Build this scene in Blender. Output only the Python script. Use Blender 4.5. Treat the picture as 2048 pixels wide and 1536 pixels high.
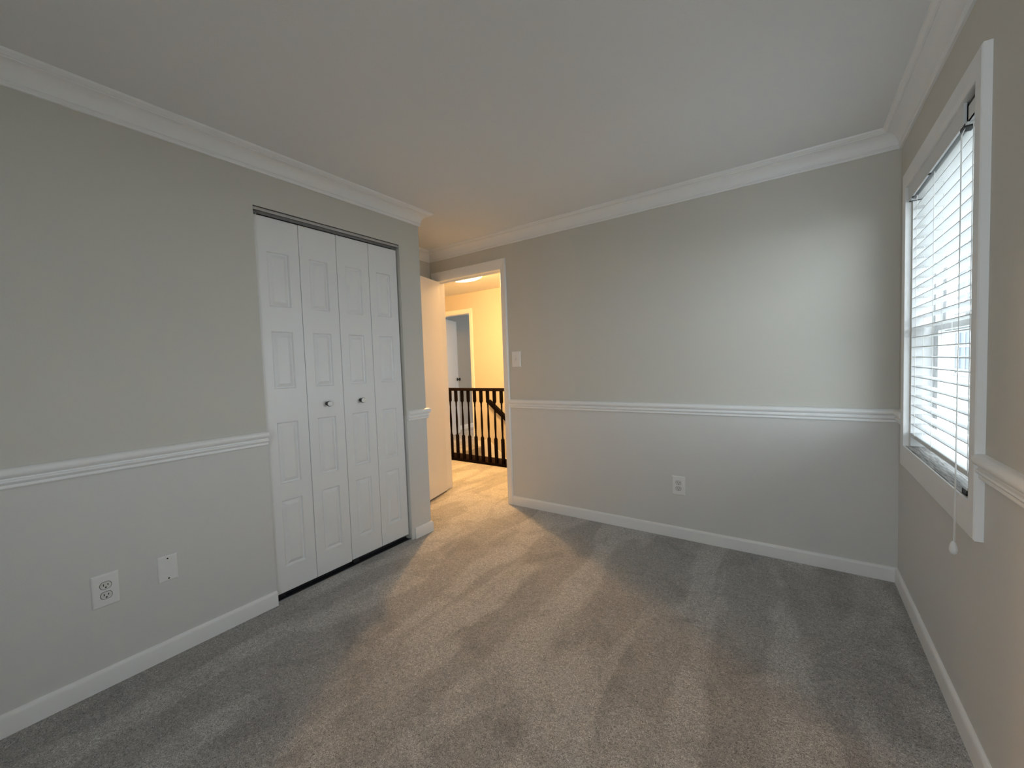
import bpy, bmesh, math, random
from mathutils import Vector, Matrix

# ------------------------------------------------------------------ camera, world, light, exposure
SC = bpy.context.scene
COL = SC.collection
for o in list(bpy.data.objects):
    bpy.data.objects.remove(o)

cam_d = bpy.data.cameras.new('camera')
cam = bpy.data.objects.new('camera', cam_d)
COL.objects.link(cam)
cam_d.sensor_width = 36.0
cam_d.lens = 817.02 * 36.0 / 2048.0
cam_d.clip_start = 0.02
cam_d.clip_end = 200
RT = Vector((0.81988212, 0.57150232, -0.03432788))
UP = Vector((0.00146475, 0.057864, 0.9983234))
FW = Vector((-0.57253049, 0.81855779, -0.04660455))
M = Matrix((RT, UP, -FW)).transposed().to_4x4()
M.translation = Vector((2.23114689, -0.2579452, 1.21049854))
cam.matrix_world = M
SC.camera = cam

SC.view_settings.view_transform = 'Standard'
SC.view_settings.look = 'None'
SC.view_settings.gamma = 1.0
SC.view_settings.use_curve_mapping = False
SC.view_settings.exposure = 0.0
SC.cycles.use_denoising = True
SC.cycles.max_bounces = 14
SC.cycles.diffuse_bounces = 9
SC.cycles.transparent_max_bounces = 24
SC.cycles.sample_clamp_indirect = 8.0

SKY = 8.5
world = bpy.data.worlds.new('overcast_sky')
SC.world = world
world.use_nodes = True
bg = world.node_tree.nodes['Background']
bg.inputs[0].default_value = (0.865, 0.945, 1.0, 1)
bg.inputs[1].default_value = SKY

HALL_GLOW = 64.0             # strength of the hall lamp's glass bowl
BULB = 3700.0                # strength of the bulb inside it

# ------------------------------------------------------------------ room measures (metres)
W = 2.662      # window wall
D = 2.601      # wall with the bedroom door
E = 1.822      # outer corner of the closet wall
XA = -0.696    # alcove wall
R = -1.15      # wall behind the camera
H = 2.32       # ceiling
CY0, CY1, CZ = 0.724, 1.640, 2.056      # closet opening
JL, JR, DZ = -0.612, 0.153, 2.03        # bedroom door opening
TB = 0.09                               # thickness of that wall
WY0, WY1, WZ0, WZ1 = 1.475, 2.375, 0.765, 1.962   # window opening
VX0, VX1, VZ0, VZ1 = 1.72, 2.46, 0.82, 1.95            # unseen window added behind the camera for fill light
HY = 4.5                                # far hall wall
NOSE = -1.70                            # top of the stairs
RAILY = 3.62


def portal(name, loc, rot, sx, sy):
    d = bpy.data.lights.new(name, 'AREA')
    d.shape = 'RECTANGLE'
    d.size, d.size_y = sx, sy
    d.cycles.is_portal = True
    o = bpy.data.objects.new(name, d)
    o.location = loc
    o.rotation_euler = rot
    COL.objects.link(o)


portal('daylight_portal', (W + 0.15, (WY0 + WY1) / 2, (WZ0 + WZ1) / 2), (0, math.radians(90), 0), WZ1 - WZ0, WY1 - WY0)
portal('daylight_portal', ((VX0 + VX1) / 2, R - 0.12, (VZ0 + VZ1) / 2), (math.radians(90), 0, 0), VX1 - VX0, VZ1 - VZ0)

# ------------------------------------------------------------------ materials
MATS = {}


def mat(name, col, rough=0.6, metal=0.0, bump=0.0, bscale=200.0, var=0.0, vscale=6.0, spec=0.5, emit=None, estr=0.0):
    m = bpy.data.materials.new(name)
    m.use_nodes = True
    nt = m.node_tree
    b = nt.nodes['Principled BSDF']
    b.inputs['Base Color'].default_value = (*col, 1)
    b.inputs['Roughness'].default_value = rough
    b.inputs['Metallic'].default_value = metal
    b.inputs['Specular IOR Level'].default_value = spec
    tc = nt.nodes.new('ShaderNodeTexCoord')
    if var > 0:
        n = nt.nodes.new('ShaderNodeTexNoise')
        n.inputs['Scale'].default_value = vscale
        n.inputs['Detail'].default_value = 3
        nt.links.new(tc.outputs['Object'], n.inputs['Vector'])
        mx = nt.nodes.new('ShaderNodeMix')
        mx.data_type = 'RGBA'
        mx.inputs[6].default_value = (*[c * (1 - var) for c in col], 1)
        mx.inputs[7].default_value = (*[min(1, c * (1 + var)) for c in col], 1)
        nt.links.new(n.outputs['Fac'], mx.inputs[0])
        nt.links.new(mx.outputs[2], b.inputs['Base Color'])
    if bump > 0:
        n = nt.nodes.new('ShaderNodeTexNoise')
        n.inputs['Scale'].default_value = bscale
        n.inputs['Detail'].default_value = 2
        nt.links.new(tc.outputs['Object'], n.inputs['Vector'])
        bp = nt.nodes.new('ShaderNodeBump')
        bp.inputs['Strength'].default_value = bump
        bp.inputs['Distance'].default_value = 0.002
        nt.links.new(n.outputs['Fac'], bp.inputs['Height'])
        nt.links.new(bp.outputs['Normal'], b.inputs['Normal'])
    if emit:
        b.inputs['Emission Color'].default_value = (*emit, 1)
        b.inputs['Emission Strength'].default_value = estr
    MATS[name] = m
    return m


mat('greige_paint', (0.605, 0.59, 0.545), 0.62, bump=0.12, bscale=260, var=0.012, vscale=1.5, spec=0.35)
def two_tone():
    m = MATS['greige_paint']
    nt = m.node_tree
    b = nt.nodes['Principled BSDF']
    src = b.inputs['Base Color'].links[0].from_socket
    tc = nt.nodes.new('ShaderNodeTexCoord')
    sp = nt.nodes.new('ShaderNodeSeparateXYZ')
    nt.links.new(tc.outputs['Object'], sp.inputs[0])
    lt = nt.nodes.new('ShaderNodeMath')
    lt.operation = 'LESS_THAN'
    lt.inputs[1].default_value = 0.88
    nt.links.new(sp.outputs['Z'], lt.inputs[0])
    mx = nt.nodes.new('ShaderNodeMix')
    mx.data_type = 'RGBA'
    mx.inputs[7].default_value = (0.68, 0.677, 0.665, 1)
    nt.links.new(lt.outputs[0], mx.inputs[0])
    nt.links.new(src, mx.inputs[6])
    nt.links.new(mx.outputs[2], b.inputs['Base Color'])


two_tone()          # greige above the chair rail, a paler grey below it
mat('ceiling_paint', (0.77, 0.785, 0.80), 0.85, bump=0.15, bscale=180, var=0.01, vscale=2, spec=0.2)
mat('white_trim', (0.84, 0.845, 0.85), 0.38, bump=0.03, bscale=90, var=0.01, vscale=8)
mat('white_door', (0.80, 0.805, 0.815), 0.42, bump=0.05, bscale=150, var=0.008, vscale=5)
mat('white_plastic', (0.80, 0.80, 0.80), 0.35, var=0.01, vscale=30)
mat('receptacle_plastic', (0.70, 0.70, 0.68), 0.4, var=0.02, vscale=40)
mat('slot_black', (0.01, 0.01, 0.01), 0.7, var=0.1, vscale=60)
mat('hole_dark', (0.015, 0.014, 0.013), 0.6, var=0.1, vscale=60)
mat('nickel', (0.62, 0.61, 0.59), 0.22, metal=1.0, var=0.03, vscale=50)
mat('track_metal', (0.50, 0.49, 0.48), 0.45, metal=0.6, var=0.05, vscale=20)
mat('dark_metal', (0.045, 0.045, 0.05), 0.45, metal=0.5, var=0.1, vscale=20)
mat('closet_dark', (0.30, 0.29, 0.27), 0.8, var=0.02, vscale=3)
mat('dark_wood', (0.005, 0.0025, 0.0022), 0.5, spec=0.06, var=0.3, vscale=14, bump=0.05, bscale=40)
mat('brown_board', (0.035, 0.016, 0.010), 0.5, var=0.25, vscale=10)
mat('hall_paint', (0.62, 0.575, 0.50), 0.6, bump=0.1, bscale=260, var=0.01, vscale=1.5, spec=0.35)
mat('grey_room_paint', (0.50, 0.50, 0.485), 0.65, bump=0.08, bscale=260, var=0.01, vscale=2)
mat('blind_white', (0.70, 0.715, 0.725), 0.4, var=0.01, vscale=10)
mat('blind_cord', (0.80, 0.79, 0.77), 0.7, var=0.03, vscale=80)
mat('vinyl', (0.78, 0.79, 0.80), 0.4, var=0.01, vscale=10)
mat('black_plastic', (0.012, 0.012, 0.012), 0.5, var=0.1, vscale=50)
mat('bronze', (0.05, 0.04, 0.03), 0.35, metal=0.8, var=0.1, vscale=30)
mat('lamp_glass', (0.9, 0.85, 0.7), 0.3, emit=(1.0, 0.60, 0.24), estr=HALL_GLOW, var=0.01, vscale=12)
mat('siding', (0.185, 0.192, 0.192), 0.7, var=0.03, vscale=2)
mat('house_trim', (0.265, 0.273, 0.28), 0.5, var=0.02, vscale=3)
mat('house_pane', (0.075, 0.092, 0.12), 0.45, spec=0.1, var=0.15, vscale=1.2)
mat('house_shutter', (0.25, 0.27, 0.29), 0.6, var=0.1, vscale=2)
mat('roofing', (0.16, 0.15, 0.15), 0.9, var=0.2, vscale=5)
mat('yard', (0.30, 0.30, 0.28), 0.95, var=0.25, vscale=0.8)
mat('fence_wood', (0.33, 0.30, 0.27), 0.8, var=0.15, vscale=3)


def carpet_material():
    m = bpy.data.materials.new('carpet')
    m.use_nodes = True
    nt = m.node_tree
    N, L = nt.nodes, nt.links
    b = N['Principled BSDF']
    b.inputs['Roughness'].default_value = 0.95
    b.inputs['Specular IOR Level'].default_value = 0.12
    b.inputs['Sheen Weight'].default_value = 0.25
    b.inputs['Sheen Roughness'].default_value = 0.6
    tc = N.new('ShaderNodeTexCoord')

    def noise(scale, detail, dist=0.0, vec=None, rough=0.5):
        n = N.new('ShaderNodeTexNoise')
        n.inputs['Scale'].default_value = scale
        n.inputs['Detail'].default_value = detail
        n.inputs['Distortion'].default_value = dist
        n.inputs['Roughness'].default_value = rough
        L.new(vec or tc.outputs['Object'], n.inputs['Vector'])
        return n.outputs['Fac']

    def ramp(fac, p0, c0, p1, c1):
        r = N.new('ShaderNodeValToRGB')
        r.color_ramp.elements[0].position = p0
        r.color_ramp.elements[0].color = (*c0, 1)
        r.color_ramp.elements[1].position = p1
        r.color_ramp.elements[1].color = (*c1, 1)
        L.new(fac, r.inputs[0])
        return r.outputs[0]

    def mult(a, c, f=1.0):
        x = N.new('ShaderNodeMix')
        x.data_type = 'RGBA'
        x.blend_type = 'MULTIPLY'
        x.inputs[0].default_value = f
        L.new(a, x.inputs[6])
        L.new(c, x.inputs[7])
        return x.outputs[2]

    fib = noise(190, 3, 2.0, rough=0.7)
    base = ramp(fib, 0.38, (0.17, 0.162, 0.156), 0.64, (0.95, 0.925, 0.90))
    tuft = ramp(noise(62, 2, 0.8), 0.35, (0.86, 0.86, 0.86), 0.65, (1.06, 1.06, 1.06))
    # nap brushed one way or the other: vacuum strokes fanning from the far wall, footprints everywhere
    mp = N.new('ShaderNodeMapping')
    mp.inputs['Rotation'].default_value = (0, 0, math.radians(22))
    mp.inputs['Location'].default_value = (3.1, 1.7, 0)
    mp.inputs['Scale'].default_value = (3.2, 0.9, 1)
    L.new(tc.outputs['Object'], mp.inputs['Vector'])
    strokes = noise(1.25, 2, 0.5, mp.outputs[0])
    s = ramp(strokes, 0.46, (0.82, 0.82, 0.82), 0.54, (1.06, 1.06, 1.06))
    patches = noise(4.4, 4, 0.8, rough=0.6)
    p = ramp(patches, 0.36, (0.85, 0.85, 0.852), 0.50, (1.03, 1.03, 1.03))
    c = mult(mult(mult(base, tuft), s), p)
    L.new(c, b.inputs['Base Color'])
    bp = N.new('ShaderNodeBump')
    bp.inputs['Strength'].default_value = 0.9
    bp.inputs['Distance'].default_value = 0.006
    L.new(fib, bp.inputs['Height'])
    L.new(bp.outputs['Normal'], b.inputs['Normal'])
    MATS['carpet'] = m


carpet_material()


def sill_material():
    m = bpy.data.materials.new('worn_sill')
    m.use_nodes = True
    nt = m.node_tree
    N, L = nt.nodes, nt.links
    b = N['Principled BSDF']
    b.inputs['Roughness'].default_value = 0.6
    tc = N.new('ShaderNodeTexCoord')
    mp = N.new('ShaderNodeMapping')
    mp.inputs['Scale'].default_value = (170, 9, 20)
    L.new(tc.outputs['Object'], mp.inputs['Vector'])
    n = N.new('ShaderNodeTexNoise')
    n.inputs['Scale'].default_value = 1.0
    n.inputs['Detail'].default_value = 5
    n.inputs['Distortion'].default_value = 1.2
    L.new(mp.outputs[0], n.inputs['Vector'])
    r = N.new('ShaderNodeValToRGB')
    r.color_ramp.elements[0].position = 0.34
    r.color_ramp.elements[0].color = (0.16, 0.15, 0.14, 1)
    r.color_ramp.elements[1].position = 0.64
    r.color_ramp.elements[1].color = (0.52, 0.51, 0.49, 1)
    L.new(n.outputs['Fac'], r.inputs[0])
    L.new(r.outputs[0], b.inputs['Base Color'])
    MATS['worn_sill'] = m


sill_material()


def glass_material():
    m = bpy.data.materials.new('window_glass')
    m.use_nodes = True
    nt = m.node_tree
    N, L = nt.nodes, nt.links
    N.remove(N['Principled BSDF'])
    out = N['Material Output']
    t = N.new('ShaderNodeBsdfTransparent')
    t.inputs[0].default_value = (0.95, 0.97, 0.97, 1)
    g = N.new('ShaderNodeBsdfGlossy')
    g.inputs['Roughness'].default_value = 0.02
    x = N.new('ShaderNodeMixShader')
    x.inputs[0].default_value = 0.05
    L.new(t.outputs[0], x.inputs[1])
    L.new(g.outputs[0], x.inputs[2])
    L.new(x.outputs[0], out.inputs[0])
    MATS['window_glass'] = m


glass_material()


def frosted_bowl():
    m = MATS['lamp_glass']
    nt = m.node_tree
    N, L = nt.nodes, nt.links
    out, b = N['Material Output'], N['Principled BSDF']
    t = N.new('ShaderNodeBsdfTransparent')
    t.inputs[0].default_value = (1, 0.95, 0.85, 1)
    x = N.new('ShaderNodeMixShader')
    x.inputs[0].default_value = 0.55
    L.new(t.outputs[0], x.inputs[1])
    L.new(b.outputs[0], x.inputs[2])
    L.new(x.outputs[0], out.inputs[0])


frosted_bowl()
mat('bulb', (0.9, 0.85, 0.7), 0.3, emit=(1.0, 0.58, 0.23), estr=BULB)

# ------------------------------------------------------------------ mesh helpers
ORG = {}


class MB:
    """collects shapes and links them as one mesh object"""

    def __init__(self):
        self.v, self.f = [], []

    def add(self, vs, fs):
        k = len(self.v)
        self.v += [tuple(p) for p in vs]
        self.f += [tuple(i + k for i in f) for f in fs]
        return self

    def box(self, x0, x1, y0, y1, z0, z1):
        vs = [(x, y, z) for x in (x0, x1) for y in (y0, y1) for z in (z0, z1)]
        return self.add(vs, [(0, 1, 3, 2), (4, 6, 7, 5), (0, 4, 5, 1), (2, 3, 7, 6), (0, 2, 6, 4), (1, 5, 7, 3)])

    def loops(self, ls, cap=True, close=False):
        n = len(ls[0])
        k = len(ls)
        vs = [p for l in ls for p in l]
        fs = []
        for a in range(k if close else k - 1):
            b = (a + 1) % k
            for i in range(n):
                j = (i + 1) % n
                fs.append((a * n + i, a * n + j, b * n + j, b * n + i))
        if cap and not close:
            fs.append(tuple(range(n))[::-1])
            fs.append(tuple((k - 1) * n + i for i in range(n)))
        return self.add(vs, fs)

    def lathe(self, prof, c, axis='z', n=24):
        ls = []
        for r, h in prof:
            l = []
            for i in range(n):
                a = 2 * math.pi * i / n
                u, w = r * math.cos(a), r * math.sin(a)
                if axis == 'z':
                    l.append((c[0] + u, c[1] + w, c[2] + h))
                elif axis == 'x':
                    l.append((c[0] + h, c[1] + u, c[2] + w))
                else:
                    l.append((c[0] + u, c[1] + h, c[2] + w))
            ls.append(l)
        return self.loops(ls)

    def tube(self, pts, r, n=10):
        pts = [Vector(p) for p in pts]
        ls = []
        for i, p in enumerate(pts):
            d = (pts[min(i + 1, len(pts) - 1)] - pts[max(i - 1, 0)]).normalized()
            a = Vector((0, 0, 1)) if abs(d.z) < 0.9 else Vector((1, 0, 0))
            s = d.cross(a).normalized()
            t = d.cross(s).normalized()
            ls.append([tuple(p + s * r * math.cos(2 * math.pi * k / n) + t * r * math.sin(2 * math.pi * k / n)) for k in range(n)])
        return self.loops(ls)

    def build(self, name, material, parent=None, smooth=None, bevel=0.0, kind=None):
        o0 = ORG.get(parent.name, Vector((0, 0, 0))) if parent else Vector((0, 0, 0))
        me = bpy.data.meshes.new(name)
        me.from_pydata([(p[0] - o0.x, p[1] - o0.y, p[2] - o0.z) for p in self.v], [], self.f)
        bm = bmesh.new()
        bm.from_mesh(me)
        bmesh.ops.recalc_face_normals(bm, faces=bm.faces)
        bm.to_mesh(me)
        bm.free()
        me.materials.append(MATS[material])
        if smooth:
            me.polygons.foreach_set('use_smooth', [True] * len(me.polygons))
            me.set_sharp_from_angle(angle=math.radians(smooth))
        o = bpy.data.objects.new(name, me)
        COL.objects.link(o)
        if parent:
            o.parent = parent
            ORG[o.name] = o0
        if kind:
            o['kind'] = kind
        if bevel:
            bv = o.modifiers.new('edge', 'BEVEL')
            bv.width = bevel
            bv.segments = 2
            bv.limit_method = 'ANGLE'
            bv.angle_limit = math.radians(40)
        return o


def box(*a):
    return MB().box(*a)


def struct(name, mb, material, **k):
    return mb.build(name, material, kind='structure', **k)


def thing(name, loc, label, cat, group=None):
    o = bpy.data.objects.new(name, None)
    o.empty_display_size = 0.05
    o.location = loc
    COL.objects.link(o)
    o['label'] = label
    o['category'] = cat
    if group:
        o['group'] = group
    ORG[o.name] = Vector(loc)
    return o


def tag(o, label, cat, group=None):
    o['label'] = label
    o['category'] = cat
    if group:
        o['group'] = group
    return o


def copy_part(o, parent, off):
    c = o.copy()
    COL.objects.link(c)
    c.parent = parent
    c.location = Vector(o.location) + Vector(off)
    ORG[c.name] = ORG[parent.name]
    return c


def sweep(path, prof, mapping, side=1, closed=False, split=False):
    """carry a profile (offset, height) along a plan path with mitred corners; one MB, or one per stretch"""
    P = [Vector(p) for p in path]
    n = len(P)

    def nrm(a, b):
        d = (b - a).normalized()
        return Vector((d.y, -d.x)) * side

    rings = []
    for i in range(n):
        prev = P[i - 1] if (i > 0 or closed) else None
        nxt = P[(i + 1) % n] if (i < n - 1 or closed) else None
        if prev is None:
            m = nrm(P[i], nxt)
        elif nxt is None:
            m = nrm(prev, P[i])
        else:
            a, b = nrm(prev, P[i]), nrm(P[i], nxt)
            m = (a + b) / (1 + a.dot(b))
        rings.append([mapping(P[i].x + m.x * o, P[i].y + m.y * o, h) for o, h in prof])
    k = n if closed else n - 1
    out = []
    for i in range(k):
        out.append(MB().loops([rings[i], rings[(i + 1) % n]]))
    if split:
        return out
    r = MB()
    for m_ in out:
        r.add(m_.v, m_.f)
    return r


# ------------------------------------------------------------------ floor, ceiling, walls
fl = MB()
fl.box(-0.80, W + 0.14, R - 0.1, D, -0.2, 0.0)
fl.box(-2.9, 1.3, D, 3.66, -0.2, 0.0)
fl.box(-2.9, NOSE - 0.04, 3.66, HY, -0.2, 0.0)
fl.box(-3.2, 1.0, HY + 0.06, 8.0, -0.2, 0.0)
fl.box(-2.57, -1.836, HY, HY + 0.06, -0.2, 0.0)
struct('floor', fl, 'carpet')
ce = MB()
ce.box(-3.4, W + 0.3, R - 0.2, 8.3, H, H + 0.12)
struct('ceiling', ce, 'ceiling_paint')

wl = MB()
wl.box(-0.11, 0, R, CY0, 0, H).box(-0.11, 0, CY0, CY1, CZ, H).box(-0.11, 0, CY1, E, 0, H)
struct('wall_left', wl, 'greige_paint')
struct('wall_closet_end', box(XA, -0.11, E - 0.1, E, 0, H), 'greige_paint')
struct('wall_closet_side', box(XA, -0.11, 0.42, 0.5, 0, H), 'greige_paint')
struct('wall_alcove', box(XA - 0.1, XA, R, D, 0, H), 'greige_paint')
wb = MB()
wb.box(XA - 0.1, JL - 0.018, D, D + TB, 0, H).box(JL - 0.018, JR + 0.018, D, D + TB, DZ + 0.018, H)
wb.box(JR + 0.018, W + 0.14, D, D + TB, 0, H)
struct('wall_back', wb, 'greige_paint')
wr = MB()
wr.box(W, W + 0.14, R, WY0, 0, H).box(W, W + 0.14, WY1, D, 0, H)
wr.box(W, W + 0.14, WY0, WY1, 0, WZ0 - 0.02).box(W, W + 0.14, WY0, WY1, WZ1, H)
struct('wall_right', wr, 'greige_paint')
wfm = MB()
wfm.box(XA - 0.1, VX0, R - 0.1, R, 0, H).box(VX1, W + 0.14, R - 0.1, R, 0, H).box(VX0, VX1, R - 0.1, R, 0, VZ0).box(VX0, VX1, R - 0.1, R, VZ1, H)
struct('wall_front', wfm, 'greige_paint')
w3 = sweep([(VX0, VZ0), (VX1, VZ0), (VX1, VZ1), (VX0, VZ1)], [(0, 0), (0.05, 0), (0.05, 0.06), (0, 0.06)],
           lambda a, b, d: (a, R - 0.08 + d, b), side=-1, closed=True)
w3.box(VX0, VX1, R - 0.07, R - 0.035, (VZ0 + VZ1) / 2 - 0.02, (VZ0 + VZ1) / 2 + 0.02)
win3 = struct('fill_window', w3, 'vinyl')  # added out of view to brighten the room from the rear
box(VX0 + 0.04, VX1 - 0.04, R - 0.055, R - 0.051, VZ0 + 0.04, VZ1 - 0.04).build('glass', 'window_glass', win3)
struct('trim_19', sweep([(VX0, VZ0), (VX1, VZ0), (VX1, VZ1), (VX0, VZ1)], [(0, 0), (0, 0.016), (-0.057, 0.018), (-0.057, 0)],
                        lambda a, b, d: (a, R + d, b), side=-1, closed=True), 'white_trim')

# hall and the room beyond
hw = MB()
FX0, FX1 = -2.57, -1.836
hw.box(-2.9, FX0, HY, HY + 0.11, 0, H).box(FX0, FX1, HY, HY + 0.11, DZ, H).box(FX1, 1.3, HY, HY + 0.11, -2.7, H)
struct('wall_hall_far', hw, 'hall_paint')
struct('wall_hall_left', box(-3.0, -2.9, D + TB, HY + 0.11, 0, H), 'hall_paint')
struct('wall_hall_right', box(1.3, 1.4, D + TB, HY + 0.11, -2.7, H), 'hall_paint')
struct('wall_hall_near', MB().box(-2.9, JL - 0.018, D + TB, D + TB + 0.004, 0, H)
       .box(JL - 0.018, JR + 0.018, D + TB, D + TB + 0.004, DZ + 0.018, H)
       .box(JR + 0.018, 1.3, D + TB, D + TB + 0.004, 0, H), 'hall_paint')
struct('wall_stair_side', box(NOSE, 1.3, 3.60, 3.658, -2.7, -0.2), 'hall_paint')
struct('wall_far_room_left', box(-3.2, -3.1, HY + 0.11, 8.0, 0, H), 'grey_room_paint')
struct('wall_far_room_right', box(1.0, 1.1, HY + 0.11, 8.0, 0, H), 'grey_room_paint')
frw = MB()
frw.box(-3.2, -2.4, 8.0, 8.1, 0, H).box(-2.4, -0.6, 8.0, 8.1, 0, 0.8).box(-2.4, -0.6, 8.0, 8.1, 2.0, H).box(-0.6, 1.1, 8.0, 8.1, 0, H)
struct('wall_far_room_back', frw, 'grey_room_paint')
w2 = sweep([(-2.4, 0.8), (-0.6, 0.8), (-0.6, 2.0), (-2.4, 2.0)], [(0, 0), (0.05, 0), (0.05, 0.06), (0, 0.06)],
           lambda a, b, d: (a, 8.02 + d, b), side=-1, closed=True)
w2.box(-2.4, -0.6, 8.04, 8.07, 1.38, 1.42)
win2 = struct('added_far_window', w2, 'vinyl')  # unseen window put in so the far room gets daylight
box(-2.36, -0.64, 8.05, 8.056, 0.84, 1.96).build('glass', 'window_glass', win2)

# stairs going down along the far hall wall
st = MB()
x, z = NOSE, 0.0
prof = [(NOSE - 0.0395, 0.0)]
for k in range(12):
    z -= 0.19
    prof += [(x, z + 0.19), (x + 0.012, z + 0.175), (x - 0.012, z)]
    x += 0.238
prof.append((x, z))
low = [(p[0], p[1] - 0.25) for p in prof][::-1]
poly = prof + low
st.loops([[(p[0], 3.66, p[1]) for p in poly], [(p[0], HY - 0.006, p[1]) for p in poly]])
struct('stairs', st, 'carpet')
struct('floor_lower', box(-2.9, 1.4, 3.6, HY + 0.1, -2.8, -2.7), 'carpet')
sk = MB()
pts = [(FX1 + 0.055, 0.0), (FX1 + 0.055, 0.078), (-1.66, 0.078), (NOSE + 0.12, 0.125), (1.2, 0.125 - 2.78 * 0.798), (1.2, -0.32 - 2.9 * 0.798), (NOSE, -0.30)]
sk.loops([[(p[0], HY - 0.012, p[1]) for p in pts], [(p[0], HY, p[1]) for p in pts]])
struct('trim_20', sk, 'white_trim')

# ------------------------------------------------------------------ crown moulding, chair rails, baseboards
cb = 2.225
crown = [(0, cb), (0.009, cb), (0.012, cb + 0.004), (0.012, cb + 0.009), (0.009, cb + 0.012), (0.009, cb + 0.016), (0.014, cb + 0.019)]
for k in range(9):
    a = math.pi / 2 * k / 8
    crown.append((0.014 + 0.045 * (1 - math.cos(a)), cb + 0.019 + 0.054 * math.sin(a)))
crown += [(0.059, cb + 0.078), (0.066, cb + 0.078), (0.070, cb + 0.082), (0.078, cb + 0.086), (0.080, cb + 0.091), (0.080, H), (0, H)]
flat = lambda a, b, h: (a, b, h)
room = [(0, R), (0, E), (XA, E), (XA, D), (W, D), (W, R)]
for i, m_ in enumerate(sweep(room, crown, flat, side=1, closed=True, split=True)):
    struct('trim_%d' % (i + 1), m_, 'white_trim', smooth=40)
# far room crown along its left wall
struct('trim_21', sweep([(-3.1, HY + 0.11), (-3.1, 8.0)], crown, flat, side=1), 'white_trim', smooth=40)

RB = 0.844
rail = [(0, RB), (0.009, RB), (0.0125, RB + 0.004), (0.0125, RB + 0.010), (0.010, RB + 0.013), (0.012, RB + 0.016), (0.018, RB + 0.019),
        (0.0205, RB + 0.024), (0.019, RB + 0.029), (0.013, RB + 0.032), (0.012, RB + 0.036), (0.018, RB + 0.039), (0.025, RB + 0.045),
        (0.028, RB + 0.053), (0.027, RB + 0.061), (0.022, RB + 0.068), (0.014, RB + 0.072), (0, RB + 0.072)]
CX0, CX1, CZ1 = JL - 0.060, JR + 0.055, DZ + 0.088       # outer edges of the bedroom door casing
OY0, OY1 = WY0 - 0.054, WY1 + 0.057                        # outer edges of the window casing
for i, p in enumerate([[(0, R), (0, CY0)], [(0, CY1 + 0.004), (0, E), (XA, E), (XA, D)], [(CX1, D), (W, D), (W, OY1)], [(W, OY0), (W, R)]]):
    struct('trim_%d' % (7 + i), sweep(p, rail, flat), 'white_trim', smooth=40)

for i, p in enumerate([[(W, R), (VX1 + 0.057, R)], [(VX0 - 0.057, R), (0, R)]]):
    struct('trim_%d' % (22 + i), sweep(p, rail, flat), 'white_trim', smooth=40)

base = [(0, 0), (0.013, 0), (0.013, 0.062), (0.0115, 0.069), (0.008, 0.074), (0.003, 0.077), (0, 0.077)]
for nm, p in (('baseboard_left', [(0, R), (0, CY0)]), ('baseboard_alcove', [(0, CY1 + 0.025), (0, E), (XA, E), (XA, D)]),
              ('baseboard_back', [(CX1, D), (W, D)]), ('baseboard_right', [(W, D), (W, R)]), ('baseboard_front', [(W, R), (0, R)])):
    struct(nm, sweep(p, base, flat), 'white_trim', smooth=40)
struct('baseboard_far_room', sweep([(-3.1, HY + 0.11), (-3.1, 8.0)], base, flat), 'white_trim', smooth=40)

# ------------------------------------------------------------------ bedroom door: casing, jamb, open leaf
cas = [(0.0, 0), (0.0, 0.009), (0.004, 0.012), (0.030, 0.014), (0.044, 0.017), (0.051, 0.016), (0.055, 0.011), (0.055, 0)]


def scaled(pr, wdt):
    return [(p[0] * wdt / 0.055, p[1]) for p in pr]


def door_casing(nm, x0, x1, ztop, yface, sgn, head=None):
    """a casing round a door opening on the wall face y = yface, standing out by sgn"""
    m_ = sweep([(x0, 0), (x0, ztop), (x1, ztop), (x1, 0)], cas, lambda a, b, d: (a, yface + sgn * d, b), side=-1)
    return struct(nm, m_, 'white_trim', smooth=30)


# bedroom side: legs 55 mm, head 85 mm
bc = MB()
q = scaled(cas, 0.055)
bc.loops([[(JR + 0.0 + o, D - d, 0) for o, d in q], [(JR + o, D - d, DZ + (o / 0.055) * 0.086) for o, d in q]])
bc.loops([[(JL - o * 1.09, D - d, 0) for o, d in q], [(JL - o * 1.09, D - d, DZ + (o / 0.055) * 0.086) for o, d in q]])
bc.loops([[(JL - o * 1.09, D - d, DZ + (o / 0.055) * 0.086) for o, d in q], [(JR + o, D - d, DZ + (o / 0.055) * 0.086) for o, d in q]])
struct('trim_11', bc, 'white_trim', smooth=30)
door_casing('trim_12', JL, JR, DZ, D + TB + 0.004, 1)
jb = MB()
jb.box(JL - 0.018, JL, D, D + TB + 0.004, 0, DZ).box(JR, JR + 0.018, D, D + TB + 0.004, 0, DZ)
jb.box(JL - 0.018, JR + 0.018, D, D + TB + 0.004, DZ, DZ + 0.018)
jb.box(JR - 0.010, JR, D + 0.042, D + 0.075, 0, DZ - 0.010).box(JL, JR, D + 0.042, D + 0.075, DZ - 0.010, DZ)
struct('trim_13', jb, 'white_trim')

ang = math.radians(15.0)
ux, uy = math.sin(ang), -math.cos(ang)          # along the leaf, away from the hinge
nx, ny = math.cos(ang), math.sin(ang)           # the hall face looks this way
px, py = JL + 0.004, D - 0.012                   # hinge line


def leaf_pt(s, t, z):
    return (px + ux * s + nx * t, py + uy * s + ny * t, z)


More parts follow.
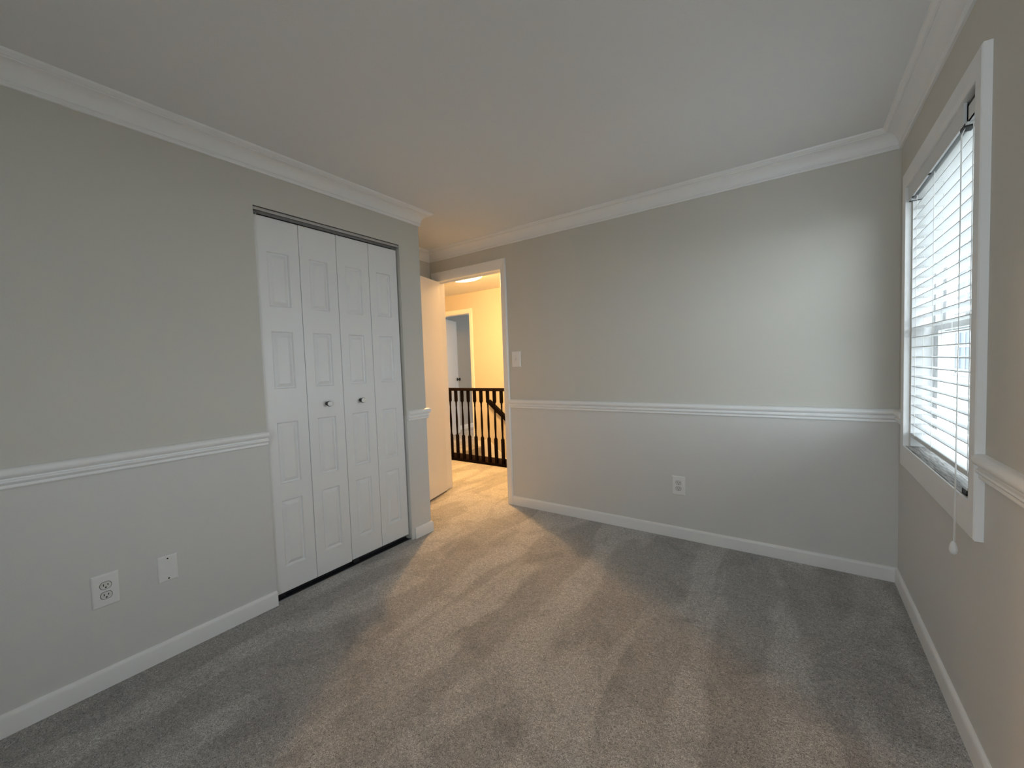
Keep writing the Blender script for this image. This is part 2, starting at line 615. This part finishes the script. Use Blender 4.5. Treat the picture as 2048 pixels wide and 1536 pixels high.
dm = MB()
dm.loops([[leaf_pt(0.003, 0, z), leaf_pt(0.757, 0, z), leaf_pt(0.757, 0.035, z), leaf_pt(0.003, 0.035, z)] for z in (0.014, 2.024)])
door1 = struct('door_1', dm, 'white_door', bevel=0.0015)
for sgn, t in ((1, 0.035), (-1, 0.0)):
    ls = []
    for r, h in [(0.031, 0), (0.031, 0.004), (0.013, 0.008), (0.012, 0.030), (0.022, 0.036), (0.027, 0.048), (0.024, 0.058), (0.012, 0.063), (0.002, 0.064)]:
        c = Vector(leaf_pt(0.69, t + sgn * h, 0.95))
        ls.append([tuple(c + Vector((ux, uy, 0)) * r * math.cos(2 * math.pi * k / 20) + Vector((0, 0, 1)) * r * math.sin(2 * math.pi * k / 20)) for k in range(20)])
    MB().loops(ls).build('door_knob', 'nickel', door1, smooth=40)
for z in (0.22, 1.05, 1.80):
    MB().lathe([(0.006, -0.045), (0.006, 0.045)], (px - 0.001, py + 0.003, z), 'z', 12).build('hinge', 'nickel', door1, smooth=40)

# far doorway across the hall: casing, jamb and the pale door swung into the grey room
door_casing('trim_14', FX0, FX1, DZ, HY, -1)
jb = MB()
jb.box(FX0, FX0 + 0.012, HY, HY + 0.11, 0, DZ).box(FX1 - 0.012, FX1, HY, HY + 0.11, 0, DZ).box(FX0, FX1, HY, HY + 0.11, DZ - 0.012, DZ)
struct('trim_15', jb, 'white_trim')
a2 = math.radians(22.0)
hx, hy = FX0 + 0.012, HY + 0.113
vx, vy = -math.sin(a2), math.cos(a2)
wx, wy = math.cos(a2), math.sin(a2)


def leaf2(s, t, z):
    return (hx + vx * s + wx * t, hy + vy * s + wy * t, z)


door2 = struct('door_2', MB().loops([[leaf2(0.003, -0.035, z), leaf2(0.72, -0.035, z), leaf2(0.72, 0, z), leaf2(0.003, 0, z)] for z in (0.014, 2.02)]),
               'white_door', bevel=0.0015)
hd = MB()
ls = []
for r, h in [(0.030, 0), (0.030, 0.008), (0.012, 0.012), (0.011, 0.032), (0.024, 0.036), (0.029, 0.050), (0.020, 0.062), (0.002, 0.064)]:
    c = Vector(leaf2(0.655, h, 0.985))
    ls.append([tuple(c + Vector((vx, vy, 0)) * r * math.cos(2 * math.pi * k / 18) + Vector((0, 0, 1)) * r * math.sin(2 * math.pi * k / 18)) for k in range(18)])
hd.loops(ls).build('door_knob', 'black_plastic', door2, smooth=40)

# ------------------------------------------------------------------ closet: two pairs of bifold leaves and their tracks
REC = 0.026      # the leaf faces sit this far behind the wall face
LZ0, LZ1 = 0.034, 2.020
panels = [(0.165, 0.525), (0.615, 0.945), (1.125, 1.430), (1.560, 1.845)]


def leaf_mesh(y0, y1, z0, z1):
    """hollow moulded leaf: flat face with four raised panels sunk in bevelled grooves"""
    m_ = MB()
    x0, x1 = -REC - 0.032, -REC
    c = (y0 + y1) / 2 - 0.002
    pa, pb = c - 0.056, c + 0.056
    zs = [z0] + [v for p in panels for v in p] + [z1]
    ysp = [y0, pa, pb, y1]
    for i in range(len(zs) - 1):
        for j in range(3):
            if j == 1 and i % 2 == 1:
                rings = []
                for ins, dep in ((0, 0), (0.005, 0.0085), (0.010, 0.0100), (0.026, 0.0018), (0.029, 0.0010)):
                    rings.append([(x1 - dep, pa + ins, zs[i] + ins), (x1 - dep, pb - ins, zs[i] + ins),
                                  (x1 - dep, pb - ins, zs[i + 1] - ins), (x1 - dep, pa + ins, zs[i + 1] - ins)])
                vs = [p for l in rings for p in l]
                fs = []
                for a in range(len(rings) - 1):
                    for k in range(4):
                        fs.append((a * 4 + k, a * 4 + (k + 1) % 4, a * 4 + 4 + (k + 1) % 4, a * 4 + 4 + k))
                fs.append(tuple(len(vs) - 4 + k for k in range(4)))
                m_.add(vs, fs)
            else:
                m_.add([(x1, ysp[j], zs[i]), (x1, ysp[j + 1], zs[i]), (x1, ysp[j + 1], zs[i + 1]), (x1, ysp[j], zs[i + 1])], [(0, 1, 2, 3)])
    m_.add([(x0, y0, z0), (x0, y1, z0), (x0, y1, z1), (x0, y0, z1), (x1, y0, z0), (x1, y1, z0), (x1, y1, z1), (x1, y0, z1)],
           [(0, 3, 2, 1), (0, 1, 5, 4), (2, 3, 7, 6), (0, 4, 7, 3), (1, 2, 6, 5)])
    # weld the rim so the normals agree
    return m_


def weld(o):
    bm = bmesh.new()
    bm.from_mesh(o.data)
    bmesh.ops.remove_doubles(bm, verts=bm.verts, dist=1e-5)
    bmesh.ops.recalc_face_normals(bm, faces=bm.faces)
    bm.to_mesh(o.data)
    bm.free()


lw = (CY1 - CY0 - 0.018) / 4
ys = [CY0 + 0.010 + lw * k for k in range(5)]
for side, (ia, ib, kn, lab) in enumerate(((0, 1, 1, 'pair of white raised-panel bifold leaves filling the half of the closet nearer the blank wall plate'),
                                          (2, 3, 2, 'pair of white raised-panel bifold leaves filling the half of the closet nearer the bedroom door'))):
    dz = 0.006 * side
    t = thing('bifold_closet_door', (-REC - 0.016, (ys[ia] + ys[ib + 1]) / 2, LZ0 + dz), lab, 'closet door', 'bifold closet doors')
    for k in (ia, ib):
        lf = leaf_mesh(ys[k] + 0.0016, ys[k + 1] - 0.0016, LZ0 + dz, LZ1).build('door_leaf', 'white_door', t)
        weld(lf)
        if k == kn:
            kb = MB().lathe([(0.011, 0), (0.011, 0.003), (0.007, 0.006), (0.0065, 0.014), (0.014, 0.019), (0.0165, 0.024), (0.0165, 0.029), (0.0145, 0.031)],
                            (-REC, (ys[k] + ys[k + 1]) / 2 + 0.003, 1.022), 'x', 24).build('knob', 'dark_metal', lf, smooth=35)
            kb['label'] = 'round metal knob with dark sides and bright front painted in'
            MB().lathe([(0.0140, 0.0305), (0.0140, 0.033), (0.011, 0.0345), (0.001, 0.035)], (-REC, (ys[k] + ys[k + 1]) / 2 + 0.003, 1.022), 'x', 24).build('knob_glint', 'white_plastic', lf, smooth=35)  # pale disc stands in for the reflection on the knob's front
    for yy in (ys[ia] + 0.02, ys[ib + 1] - 0.02):
        MB().lathe([(0.005, -0.012), (0.005, 0.0)], (-REC - 0.016, yy, LZ1 + 0.012), 'z', 10).build('pivot_pin', 'nickel', t)
    bk = box(-REC - 0.026, -REC - 0.006, ys[ia] + 0.012, ys[ia] + 0.05, 0.008, LZ0 + dz)
    bk.build('pivot_bracket', 'dark_metal', t)

tt = MB()
tt.box(-0.045, -0.006, CY0 + 0.001, CY1 - 0.001, CZ - 0.004, CZ - 0.0005).box(-0.009, -0.006, CY0 + 0.001, CY1 - 0.001, CZ - 0.018, CZ - 0.0005)
tt.box(-0.060, -0.057, CY0 + 0.001, CY1 - 0.001, CZ - 0.018, CZ - 0.0005).box(-0.06, -0.045, CY0 + 0.001, CY1 - 0.001, CZ - 0.004, CZ - 0.0005)
tag(tt.build('door_track', 'track_metal'), 'long grey metal track under the head of the closet opening, above the folding leaves', 'door track')
bt = MB()
bt.box(-0.066, -0.012, CY0 + 0.002, CY1 - 0.002, 0.0, 0.004).box(-0.016, -0.012, CY0 + 0.002, CY1 - 0.002, 0.0, 0.011).box(-0.066, -0.062, CY0 + 0.002, CY1 - 0.002, 0.0, 0.011)
bto = tag(bt.build('door_track', 'dark_metal'), 'dark metal floor track on the carpet edge below the closet leaves', 'door track')
box(-0.012, -0.007, CY0 + 0.002, CY1 - 0.002, 0.0, 0.0075).build('track_lip', 'track_metal', bto)

# ------------------------------------------------------------------ wall plates
def plate_mesh(w, h, t):
    """a cover plate with a chamfered rim, lying in u,v with depth d"""
    ls = []
    for ins, d in ((0, 0), (0, t * 0.35), (0.0025, t * 0.8), (0.006, t)):
        a, b = w / 2 - ins, h / 2 - ins
        ls.append([(-a, -b, d), (a, -b, d), (a, b, d), (-a, b, d)])
    return ls


def on_left(c):
    return lambda p: (p[2], c[0] + p[0], c[1] + p[1])


def on_back(c):
    return lambda p: (c[0] + p[0], D - p[2], c[1] + p[1])


def mapped(mb, f):
    mb.v = [f(p) for p in mb.v]
    return mb


def disc(u, v, r, d0, d1, n=18, sx=1.0, cut=None):
    ls = []
    for d in (d0, d1):
        l = []
        for k in range(n):
            a = 2 * math.pi * k / n
            uu, vv = r * sx * math.cos(a), r * math.sin(a)
            if cut:
                vv = max(-cut, min(cut, vv))
            l.append((u + uu, v + vv, d))
        ls.append(l)
    return MB().loops(ls)


def outlet(f, loc, w, h, label):
    t = thing('electrical_outlet', loc, label, 'outlet', 'duplex outlets')
    T = 0.0065
    mapped(MB().loops(plate_mesh(w, h, T)), f).build('cover_plate', 'white_plastic', t)
    for v in (0.0195, -0.0195):
        rim = mapped(disc(0, v, 0.0178, T - 0.001, T + 0.0004, 28, cut=0.0148), f).build('receptacle_rim', 'hole_dark', t)
        rc = mapped(disc(0, v, 0.0163, T - 0.001, T + 0.0012, 28, cut=0.0134), f).build('receptacle', 'receptacle_plastic', t)
        for u, hh in ((-0.0064, 0.0044), (0.0064, 0.0036)):
            mapped(MB().box(u - 0.0013, u + 0.0013, v + 0.0025 - hh, v + 0.0025 + hh, T, T + 0.0015), f).build('slot', 'slot_black', rc)
        mapped(disc(0, v - 0.0075, 0.0027, T, T + 0.0015, 12), f).build('slot', 'slot_black', rc)
    mapped(disc(0, 0, 0.0032, T - 0.001, T + 0.001, 14), f).build('screw', 'receptacle_plastic', t)


outlet(on_left((0.097, 0.383)), (0, 0.097, 0.383), 0.080, 0.128, 'white duplex outlet low on the closet wall, beside the blank plate')
outlet(on_back((1.574, 0.360)), (1.574, D, 0.360), 0.084, 0.128, 'white duplex outlet low on the wall with the bedroom door')
f = on_left((0.291, 0.386))
t = thing('blank_wall_plate', (0, 0.291, 0.386), 'plain white blank plate with two screws, on the wall beside the closet', 'wall plate')
mapped(MB().loops(plate_mesh(0.069, 0.111, 0.006)), f).build('cover_plate', 'white_plastic', t)
for v in (0.043, -0.043):
    s = mapped(disc(0, v, 0.0033, 0.005, 0.0066, 14), f).build('screw', 'hole_dark', t)
    s['label'] = 'dark screw head'
f = on_back((0.286, 1.258))
t = thing('light_switch', (0.286, D, 1.258), 'white toggle light switch on the wall beside the bedroom doorway', 'light switch')
mapped(MB().loops(plate_mesh(0.086, 0.132, 0.0065)), f).build('cover_plate', 'white_plastic', t)
sl = mapped(MB().box(-0.0052, 0.0052, -0.012, 0.012, 0.006, 0.0072), f).build('toggle_slot', 'receptacle_plastic', t)
tg = MB().loops([[(-0.0042, -0.010, 0.006), (0.0042, -0.010, 0.006), (0.0042, 0.004, 0.006), (-0.0042, 0.004, 0.006)],
                 [(-0.0034, -0.013, 0.017), (0.0034, -0.013, 0.017), (0.0034, -0.005, 0.018), (-0.0034, -0.005, 0.018)]])
mapped(tg, f).build('toggle', 'receptacle_plastic', t)
for v in (0.030, -0.030):
    mapped(disc(0, v, 0.003, 0.006, 0.0074, 12), f).build('screw', 'receptacle_plastic', t)

# ------------------------------------------------------------------ window 1: casing, frame, sashes, sill
CT = 0.021
wc = MB()
wp = [(0.0, 0), (0.0, 0.016), (0.003, 0.0195), (0.25, CT), (0.94, CT), (1.0, CT - 0.003), (1.0, 0)]
Lf, Rg, Bt, Tp = 0.054, 0.057, 0.101, 0.074   # widths: near leg, far leg, bottom, head


def cpt(cy, cz, o, d):
    yy = (WY0 - Lf * o) if cy == 0 else (WY1 + Rg * o)
    zz = (WZ0 - Bt * o) if cz == 0 else (WZ1 + Tp * o)
    return (W - d, yy, zz)


rings = [[cpt(cy, cz, o, d) for o, d in wp] for cy, cz in ((0, 0), (1, 0), (1, 1), (0, 1))]
wc.loops(rings, close=True)
struct('trim_16', wc, 'white_trim')
wf = MB()
wf.box(W + 0.004, W + 0.14, WY0, WY0 + 0.012, WZ0, WZ1).box(W + 0.004, W + 0.14, WY1 - 0.012, WY1, WZ0, WZ1).box(W + 0.004, W + 0.14, WY0, WY1, WZ1 - 0.008, WZ1)
struct('trim_17', wf, 'white_trim')
struct('trim_18', box(W - 0.014, W + 0.14, WY0 + 0.012, WY1 - 0.012, WZ0 - 0.02, WZ0 + 0.0018), 'worn_sill', bevel=0.002)

wy0, wy1, wz0, wz1 = WY0 + 0.012, WY1 - 0.012, WZ0, WZ1 - 0.008
fr = sweep([(wy0, wz0), (wy1, wz0), (wy1, wz1), (wy0, wz1)], [(0, 0), (0.022, 0), (0.022, 0.055), (0, 0.055)],
           lambda a, b, d: (W + 0.078 + d, a, b), side=-1, closed=True)
win = struct('window_1', fr, 'vinyl')
mid = 1.312
for nm, z0, z1, xo in (('lower_sash', wz0 + 0.022, mid + 0.020, W + 0.080), ('upper_sash', mid - 0.020, wz1 - 0.022, W + 0.104)):
    s = sweep([(wy0 + 0.022, z0), (wy1 - 0.022, z0), (wy1 - 0.022, z1), (wy0 + 0.022, z1)], [(0, 0), (0.034, 0), (0.034, 0.022), (0, 0.022)],
              lambda a, b, d: (xo + d, a, b), side=-1, closed=True).build('sash', 'vinyl', win)
    box(xo + 0.009, xo + 0.013, wy0 + 0.055, wy1 - 0.055, z0 + 0.033, z1 - 0.033).build('glass', 'window_glass', s)
box(W + 0.076, W + 0.090, 1.88, 1.94, mid + 0.020, mid + 0.032).build('sash_lock', 'vinyl', win)

# ------------------------------------------------------------------ the blind
XB0, XB1 = 2.666, 2.716
BY0, BY1 = WY0 + 0.016, WY1 - 0.018
bl = thing('window_blind', ((XB0 + XB1) / 2, (BY0 + BY1) / 2, 0.81), 'white horizontal slat blind hanging open inside the window', 'blind')
box(2.672, XB1 + 0.004, BY0 + 0.022, BY1 - 0.004, 1.899, 1.945).build('headrail', 'blind_white', bl, bevel=0.002)
box(2.650, 2.657, 1.602, BY1 + 0.002, 1.897, 1.9618).build('valance', 'blind_white', bl, bevel=0.001)
box(2.660, 2.700, 1.505, 1.625, 1.899, 1.957).build('head_gap_shade', 'black_plastic', bl)  # black box standing in for the shade in the gap beside the valance
for ya, yb in ((WY0 + 0.0125, 1.574), (BY1 - 0.002, WY1 - 0.0125)):
    bb = MB()
    bb.box(2.653, 2.656, ya, yb, 1.893, 1.937).box(2.653, XB1 + 0.006, ya, 1.600 if ya < 2 else yb, 1.893, 1.896)
    bb.box(2.653, XB1 + 0.006, yb - 0.002, yb, 1.893, 1.937).box(2.653, XB1 + 0.006, ya, ya + 0.0015, 1.893, 1.953)
    bb.build('bracket', 'blind_white', bl)
# cord lock opening under the head rail
box(2.651, 2.675, 1.600, 1.640, 1.888, 1.898).build('cord_lock', 'black_plastic', bl)
for yy in (2.02, 2.30):
    box(2.651, 2.658, yy - 0.010, yy + 0.010, 1.8955, 1.8985).build('cord_slot', 'hole_dark', bl)

NS = 23
SP = 0.0446
Z0 = 0.870
sec = []
for k in range(9):
    u = -1 + 2 * k / 8
    sec.append(((XB0 + XB1) / 2 + u * 0.025, 0.0022 * (1 - u * u)))
loopA = [(x_, z_ + 0.0026) for x_, z_ in sec] + [(x_, z_) for x_, z_ in reversed(sec)]
slat0 = MB().loops([[(x_, y_, Z0 + z_) for x_, z_ in loopA] for y_ in (BY0, BY1)]).build('slat', 'blind_white', bl, smooth=30)
for k in range(1, NS):
    copy_part(slat0, bl, (0, 0, k * SP))
box(XB0 - 0.001, XB1 + 0.001, BY0, BY1, 0.812, 0.830).build('bottom_rail', 'blind_white', bl, bevel=0.003)
for yy in (1.575, 2.0, 2.28):
    lc = MB()
    for xx in (XB0 - 0.0015, XB1 + 0.0015):
        lc.tube([(xx, yy, 0.815), (xx, yy, 1.896)], 0.0011, 6)
    lc.tube([((XB0 + XB1) / 2, yy + 0.006, 0.82), ((XB0 + XB1) / 2, yy + 0.006, 1.896)], 0.0010, 6)
    for k in range(NS):
        zz = Z0 + k * SP - 0.0008
        lc.tube([(XB0 - 0.0015, yy, zz), (XB1 + 0.0015, yy, zz)], 0.0007, 5)
    lc.build('ladder_cord', 'blind_cord', bl)
CYY, CXX = 1.562, 2.634
for dy, dx in ((0.0, 0.0), (0.010, 0.004)):
    cd = MB().tube([(2.656, CYY + 0.05 + dy, 1.890), (2.649, CYY + 0.048 + dy, 1.872), (2.643 + dx * 0.5, CYY + 0.026 + dy * 0.8, 1.25), (CXX + dx, CYY + dy * 0.5, 0.60)], 0.0010, 8)
    cdo = cd.build('lift_cord', 'blind_cord', bl, smooth=60)
    if dy == 0.0:
        MB().lathe([(0.003, 0.024), (0.006, 0.020), (0.0095, 0.008), (0.0105, -0.004), (0.008, -0.014), (0.003, -0.018)], (CXX, CYY + 0.001, 0.584), 'z', 18).build('tassel', 'white_plastic', cdo, smooth=60)
hb = MB()
zs_ = WZ0 + 0.0018
hb.box(2.650, 2.664, 1.520, 1.562, zs_, zs_ + 0.003).box(2.650, 2.653, 1.520, 1.562, zs_, zs_ + 0.015).box(2.661, 2.664, 1.526, 1.556, zs_, zs_ + 0.015)
hb.build('hold_down_bracket', 'black_plastic', bl)

# ------------------------------------------------------------------ hall lamp, stair railing, handrail
LX, LY = -0.735, 3.11
cl = thing('ceiling_light', (LX, LY, H), 'lit round flush ceiling lamp in the hall, seen through the bedroom doorway', 'ceiling light')
MB().lathe([(0.02, 0.0), (0.075, 0.0), (0.078, -0.006), (0.070, -0.022), (0.022, -0.028), (0.020, -0.085), (0.112, -0.086), (0.120, -0.092), (0.120, -0.106), (0.110, -0.110), (0.02, -0.116)],
           (LX, LY, H), 'z', 40).build('mounting_pan', 'bronze', cl, smooth=40)
bowl = [(0.218, -0.106), (0.225, -0.1105)]
for k in range(0, 9):
    a = math.pi / 2 * k / 8
    bowl.append((0.230 * math.cos(a) + 0.0005, -0.116 - 0.068 * math.sin(a)))
MB().lathe(bowl, (LX, LY, H), 'z', 48).build('glass_bowl', 'lamp_glass', cl, smooth=60)
MB().lathe([(0.018, -0.108), (0.020, -0.114)] + [(0.048 * math.sin(math.pi * (0.14 + 0.86 * k / 12)) + 0.0004, -0.1385 + 0.026 * math.cos(math.pi * (0.14 + 0.86 * k / 12))) for k in range(13)],
           (LX - 0.03, LY, H), 'z', 24).build('bulb', 'bulb', cl, smooth=60)

rl = thing('stair_railing', (-1.0, RAILY, 0), 'dark brown wooden railing with turned balusters in the hall, beyond the doorway', 'railing')
RX0, RX1 = NOSE - 0.02, 0.62
hrp = [(-0.030, 0.905), (0.030, 0.905), (0.033, 0.916), (0.028, 0.934), (0.014, 0.942), (-0.014, 0.942), (-0.028, 0.934), (-0.033, 0.916)]
MB().loops([[(x_, RAILY + a, b) for a, b in hrp] for x_ in (RX0, RX1)]).build('top_rail', 'dark_wood', rl, smooth=30)
box(RX0, RX1, RAILY - 0.022, RAILY + 0.020, 0.0, 0.030).build('shoe_rail', 'dark_wood', rl, bevel=0.003)
br = box(RX0, RX1, RAILY + 0.020, RAILY + 0.038, 0.0, 0.088).build('base_board', 'brown_board', rl)
br['label'] = 'lighter brown board behind the feet of the balusters'
bm_ = MB()
hb2 = 0.0155
by = RAILY - 0.001


def sq(zz, h):
    return [(-h, -h, zz), (h, -h, zz), (h, h, zz), (-h, h, zz)]


XS = -1.470
B0 = MB()
B0.loops([[(XS + p[0], by + p[1], p[2]) for p in sq(zz, h)] for zz, h in ((0.030, hb2), (0.325, hb2), (0.340, 0.011))])
B0.loops([[(XS + p[0], by + p[1], p[2]) for p in sq(zz, h)] for zz, h in ((0.760, 0.011), (0.775, hb2), (0.906, hb2))])
tp = [(0.010, 0.336), (0.0135, 0.350), (0.010, 0.358), (0.0125, 0.366), (0.0095, 0.374), (0.0125, 0.384), (0.010, 0.394), (0.0125, 0.404), (0.0115, 0.412),
      (0.0135, 0.45), (0.0145, 0.50), (0.0135, 0.56), (0.011, 0.63), (0.0088, 0.69), (0.0085, 0.700), (0.0115, 0.708), (0.009, 0.716), (0.012, 0.726), (0.0095, 0.736), (0.0125, 0.748), (0.010, 0.764)]
B0.lathe([(r, z_) for r, z_ in tp], (XS, by, 0), 'z', 14)
b0 = B0.build('baluster', 'dark_wood', rl, smooth=35)
for k in range(-1, 20):
    xk = XS + 0.1035 * k
    if k != 0 and RX0 + 0.03 < xk < RX1 - 0.02:
        copy_part(b0, rl, (0.1035 * k, 0, 0))
    if RX0 < xk + 0.052 < RX1:
        MB().lathe([(0.0055, 0), (0.0055, -0.002), (0.002, -0.003)], (xk + 0.052, RAILY + 0.020, 0.062), 'y', 10).build('screw', 'dark_metal', rl)

hr_ = thing('wall_handrail', (-1.33, HY, 0.55), 'dark sloping handrail on the far stair wall, behind the balusters', 'handrail')
s0, s1 = Vector((-1.475, HY - 0.06, 0.690)), Vector((0.9, HY - 0.06, 0.690 - 2.375 * 0.80))
dd = (s1 - s0).normalized()
upv = Vector((0, 1, 0)).cross(dd)
if upv.z < 0:
    upv = -upv
hp = [(-0.019, -0.034), (0.019, -0.034), (0.023, 0.0), (0.021, 0.024), (0.010, 0.034), (-0.010, 0.034), (-0.021, 0.024), (-0.023, 0.0)]
MB().loops([[tuple(c + Vector((0, 1, 0)) * a + upv * b) for a, b in hp] for c in (s0, s1)]).build('handrail_bar', 'dark_wood', hr_, smooth=35)
for sx in (0.165, 1.25, 2.2):
    c = s0 + dd * (sx / dd.x * 1.0) * 0.78
    q0 = c - upv * 0.030
    MB().tube([q0, q0 - Vector((0, 0, 0.030)), q0 + Vector((0, 0.035, -0.042)), Vector((q0.x, HY - 0.002, q0.z - 0.045))], 0.008, 10).build('bracket', 'bronze', hr_, smooth=50)

# ------------------------------------------------------------------ outdoors: the neighbouring house across the yard
struct('ground', box(W + 0.3, 45, -30, 70, -3.2, -3.0), 'yard')
HX = W + 6.0
hs = thing('house', (HX + 3, 33, -3.0), 'pale neighbouring house with white-trimmed windows, seen between the blind slats', 'house')
sd = MB()
zc = -3.0
rows = []
while zc < 8.6:
    rows += [(HX - 0.022, zc), (HX - 0.004, zc + 0.19)]
    zc += 0.2
prof = rows + [(HX + 7.0, zc - 0.01), (HX + 7.0, -3.0)]
sd.loops([[(a, y_, b) for a, b in prof] for y_ in (22.0, 34.6)])
sd.build('siding', 'siding', hs)
s2 = MB()
prof2 = [(a - 0.9, b) for a, b in rows] + [(HX + 7.0, zc - 0.01), (HX + 7.0, -3.0)]
s2.loops([[(a, y_, b) for a, b in prof2] for y_ in (34.7, 48.0)])
s2.build('siding', 'siding', hs)
rf = MB()
rp = [(HX - 1.5, 8.5), (HX + 3.2, 11.6), (HX + 7.6, 8.5)]
rf.loops([[(a, y_, b) for a, b in rp] for y_ in (21.6, 48.4)])
rf.build('roof', 'roofing', hs)
box(HX - 0.12, HX - 0.02, 34.45, 34.62, -3.0, 8.4).build('downspout', 'house_shutter', hs)
box(HX - 0.10, HX, 22.0, 34.6, 2.95, 3.20).build('belt_board', 'house_trim', hs)
box(HX - 0.06, HX, 33.1, 33.35, -3.0, 8.5).build('corner_board', 'house_trim', hs)


def house_window(y0, y1, z0, z1, cols, rws, split=True):
    m_ = sweep([(y0, z0), (y1, z0), (y1, z1), (y0, z1)], [(0, 0), (-0.16, 0), (-0.16, 0.07), (0, 0.07)],
               lambda a, b, d: (HX - 0.01 - d, a, b), side=-1, closed=True)
    m_.box(HX - 0.15, HX - 0.01, y0 - 0.22, y1 + 0.22, z0 - 0.22, z0 - 0.14)
    for k in range(1, cols):
        yy = y0 + (y1 - y0) * k / cols
        m_.box(HX - 0.055, HX - 0.012, yy - 0.03, yy + 0.03, z0, z1)
    for k in range(1, rws):
        zz = z0 + (z1 - z0) * k / rws
        m_.box(HX - 0.055, HX - 0.012, y0, y1, zz - 0.03, zz + 0.03)
    w_ = m_.build('window', 'house_trim', hs)
    box(HX - 0.030, HX - 0.022, y0, y1, z0, z1).build('pane', 'house_pane', w_)


house_window(31.05, 32.75, 3.55, 6.6, 2, 2)
house_window(29.35, 30.55, 3.60, 6.2, 2, 2)
house_window(27.2, 28.5, 3.60, 6.2, 1, 2)
house_window(24.6, 26.2, 3.60, 6.2, 2, 2)
house_window(30.9, 32.6, 0.2, 2.5, 3, 2)
house_window(28.9, 30.2, 0.2, 2.5, 2, 2)
house_window(26.6, 28.2, 0.2, 2.5, 2, 2)
house_window(24.2, 25.6, 0.2, 2.5, 2, 2)
